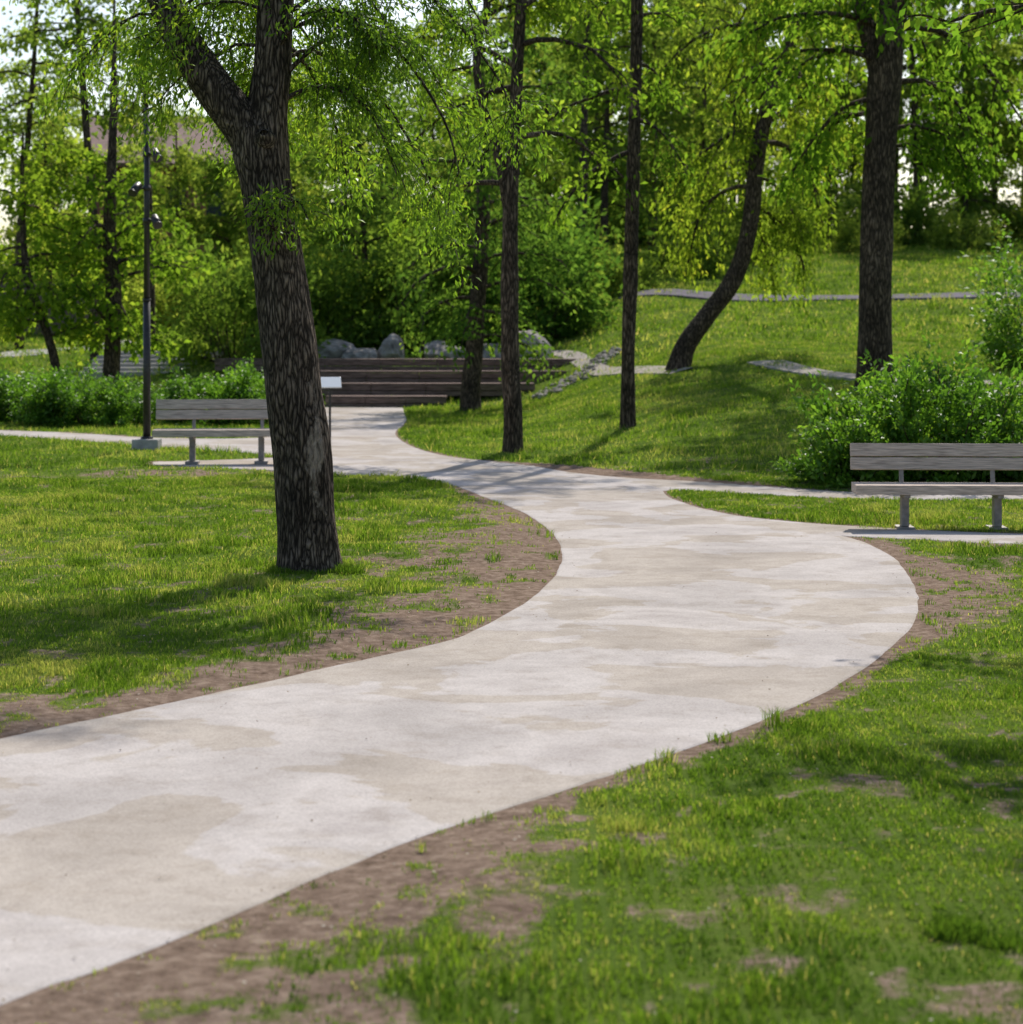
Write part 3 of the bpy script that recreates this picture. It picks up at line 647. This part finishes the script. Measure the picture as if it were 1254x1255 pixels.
def bench(x, y, z, rz, L=1.9, s=1.0):
    e = empty('park_bench', (x, y, z), rz); e.scale = (s,s,s)
    p = Parts()
    for yy in (-.21, -.055, .10): p.box((0, yy, .41), (L, .145, .09))
    p.obj('seat', M_wood, e)
    p = Parts()
    p.box((0, .245, .635), (L, .055, .122), (-.16,0,0)); p.box((0, .267, .770), (L, .055, .128), (-.16,0,0))
    p.obj('backrest', M_wood, e)
    for k, lx in enumerate((-.45, .45)):
        p = Parts()
        p.box((lx, -.02, .185), (.075, .14, .29)); p.box((lx, -.02, .02), (.17, .34, .035)); p.box((lx, -.03, .346), (.06, .44, .036))
        p.obj('leg_%d' % (k+1), M_metal, e)
        p = Parts()
        p.box((lx, .225, .50), (.045, .018, .34), (-.16,0,0)); p.box((lx, .287, .70), (.045, .018, .24), (-.16,0,0))
        p.obj('back_support_%d' % (k+1), M_metal, e)
bench(4.32, 21.0, .0, math.radians(-3))
bench(-4.12, 30.9, TOPZ, math.radians(4), 1.9, 1.1)
e = empty('street_lamp', (-5.88, 34.4, float(GZ(-5.88, 34.4))))
p = Parts(); p.box((0,0,.06), (.42,.42,.2), bev=.015); p.obj('footing', M_conc2, e)
p = Parts(); p.cyl((0,0,.1), (0,0,.2), .1); p.cyl((0,0,.1), (0,0,2.4), .062, .058); p.cyl((0,0,2.4), (0,0,5.5), .052, .042); p.cyl((0,0,2.38),(0,0,2.42),.066)
p.obj('pole', M_dark, e, True)
p = Parts()
for z, ax in ((4.75, .28), (4.2, -.10), (3.68, .06)):
    s = 1 if ax > 0 else -1
    p.cyl((0,0,z), (s*.16,-.03,z), .018); p.cyl((0,0,z-.04),(0,0,z+.04),.062)
    p.cyl((s*.12,-.02,z+.06), (s*.20,-.16,z-.08), .06, .075); p.cyl((s*.20,-.16,z-.08),(s*.205,-.17,z-.09),.08)
p.obj('spotlights', M_dark, e, True)
e = empty('information_sign', (-2.8, 32.9, float(GZ(-2.8, 32.9))), math.radians(8))
p = Parts(); p.box((0,0,.55), (.035,.035,1.12), bev=.004); p.box((0,0,.005),(.2,.2,.02),bev=.004); p.obj('post', M_dark, e)
p = Parts(); p.box((0,-.02,1.14), (.34,.25,.02), (.65,0,0), .004); p.obj('panel', M_sign, e)
e = empty('path_lamp', (-2.4, 57.5, h1(-2.4,57.5)))
p = Parts(); p.cyl((0,0,-.1),(0,0,2.2),.05); p.cyl((0,0,2.2),(0,0,2.4),.08,.07); p.cyl((0,0,2.4),(0,0,2.43),.1); p.obj('pole', M_dark, e, True)

e = empty('timber_terrace')
spans = [(-4.6,-1.6),(-4.9,.6),(-6.4,1.7),(-7.8,2.5)]
p = Parts()
for t, (a, b) in enumerate(spans):
    nseg = max(3, int((b-a)/1.3)); xsn = np.linspace(a, b, nseg+1); zt = .29*(t+1)
    yf = lambda X: 52.5+.95*t+.022*(X+2)**2
    for k in range(nseg):
        xa, xb = xsn[k], xsn[k+1]; ya, yb = yf(xa), yf(xb); ang = math.atan2(yb-ya, xb-xa); L = math.hypot(xb-xa, yb-ya)-.012
        cx, cy = (xa+xb)/2, (ya+yb)/2
        for r in range(3 if t == 0 else 2):
            p.box((cx, cy, zt-.115-.14*r), (L, .05, .125), (0,0,ang), .006)
        for r in range(5):
            oy = -.01+.11+r*.2
            p.box((cx-math.sin(ang)*oy, cy+math.cos(ang)*oy, zt-.025), (L, .19, .045), (0,0,ang), .005)
p.obj('steps', M_tim, e)

def rock(x, y, r, seed, sq=(1,1,.8)):
    bm = bmesh.new(); bmesh.ops.create_icosphere(bm, subdivisions=4, radius=1)
    rg = np.random.default_rng(seed); pl = rg.normal(0,1,(9,3)); pl /= np.linalg.norm(pl,axis=1)[:,None]; dd = rg.uniform(.5,.85,9)
    for v in bm.verts:
        c = np.array(v.co)
        for n_, q in zip(pl, dd):
            s = c@n_
            if s > q: c = c-n_*(s-q)*.97
        c = c*(1+.1*(float(fbm(c[0]*4+seed, c[1]*4+c[2]*3, seed))-.5)*2)
        v.co = c
    me = bpy.data.meshes.new('rock'); bm.to_mesh(me); bm.free(); me.materials.append(M_rock)
    o = bpy.data.objects.new('boulder', me); o.location = (x, y, h1(x,y)+r*.25); o.scale = (r*sq[0], r*sq[1], r*sq[2]); o.rotation_euler[2] = seed
    link(o)
for i, (x, y, r, sq) in enumerate([(-4.9,58,.65,(1.2,1,.8)),(-4.1,57.6,.55,(1.1,1,.7)),(-3.3,58,.62,(.75,.8,1.05)),(-4.9,62,.8,(.8,.8,1)),(-1.6,57.8,.5,(1.2,1,.7)),(-1.0,58,.55,(1,1,.7)),(-.3,57.6,.65,(1.1,1,.75)),(.35,57.2,.8,(1.0,.9,.85)),(-2.0,58.5,.55,(1,1,.8))]):
    rock(x, y, r, i+3, sq)
rg = np.random.default_rng(3); bm = bmesh.new()
for i in range(170):
    t = rg.random(); x = .9+t*1.8+rg.normal(0,.2); y = 52.0+t*3.4+rg.normal(0,.3); r = rg.uniform(.04,.11)
    bmesh.ops.create_icosphere(bm, subdivisions=1, radius=r, matrix=Matrix.Translation((x,y,h1(x,y)+r*.5+.02)) @ Matrix.Diagonal((rg.uniform(.7,1.3),rg.uniform(.7,1.3),rg.uniform(.5,.9),1)))
me = bpy.data.meshes.new('stone_edging'); bm.to_mesh(me); bm.free(); me.materials.append(M_rock); link(bpy.data.objects.new('stone_edging', me))

e = empty('wooden_fence'); p = Parts()
for i in range(60):
    x = -30+i*.27; y = 74-.1*i*.3; p.box((x, y, h1(x,y)+.85), (.24, .03, 1.8), (0,0,-.1), .004)
p.obj('boards', M_fence, e)
p = Parts()
for zz in (.5,1.4): p.box((-22, 73.15, h1(-22,73)+zz), (16.2,.05,.1), (0,0,-.11), .004)
p.obj('rails', M_fence, e)
e = empty('garden_steps'); p = Parts()
for i in range(6): p.box((-9.8, 57+i*.6, h1(-10,57)+.02+i*.10), (3.4,.6,.2), (0,0,.05), .01)
p.obj('treads', M_conc2, e)

hx, hy = -14.5, 98
e = empty('brick_house', (hx, hy, h1(hx,hy)-.3), .15)
p = Parts(); p.box((0,0,3.2), (9,7,6.4), bev=0); p.obj('walls', M_brick, e)
p = Parts(); p.box((0,-2.05,7.4), (9.8,5.0,.2), (.52,0,0), 0); p.box((0,2.05,7.4), (9.8,5.0,.2), (-.52,0,0), 0); p.obj('roof', M_roof, e)
p = Parts()
for fx in (-3,-1,1,3):
    for fz in (1.7,4.7): p.box((fx,-3.5,fz), (1.1,.06,1.5), bev=0)
p.obj('windows', M_glass, e)

# ------------------------------------------------------------------ light
EL = math.radians(46); AZ = math.radians(14)
w = bpy.data.worlds.new('World'); sc.world = w; w.use_nodes = True
nt = w.node_tree; bg = nt.nodes['Background']; sky = nt.nodes.new('ShaderNodeTexSky'); sky.sky_type = 'NISHITA'
sky.sun_disc = False; sky.sun_elevation = EL; sky.sun_rotation = AZ; sky.dust_density = 1.6; sky.air_density = 1.0; sky.ozone_density = 1.0
nt.links.new(sky.outputs[0], bg.inputs[0]); bg.inputs[1].default_value = .15
sl = bpy.data.lights.new('sun', 'SUN'); sl.energy = 4.8; sl.angle = math.radians(.6); sl.color = (1,.945,.86)
so = bpy.data.objects.new('sun', sl); link(so)
d = Vector((-math.sin(AZ)*math.cos(EL), -math.cos(AZ)*math.cos(EL), -math.sin(EL)))
so.rotation_euler = d.to_track_quat('-Z', 'Y').to_euler(); so.location = (5,30,30)
cam = bpy.data.cameras.new('camera'); co = bpy.data.objects.new('camera', cam); link(co)
co.location = (0,0,2.0); co.rotation_euler = (math.radians(90),0,0)
cam.sensor_fit = 'VERTICAL'; cam.sensor_height = 24; cam.sensor_width = 24; cam.lens = 50
cam.shift_y = -.181; cam.clip_end = 1500; cam.clip_start = .1
cam.dof.use_dof = True; cam.dof.focus_distance = 16; cam.dof.aperture_fstop = 2.2
sc.camera = co
sc.view_settings.view_transform = 'Standard'; sc.view_settings.look = 'None'; sc.view_settings.exposure = 0
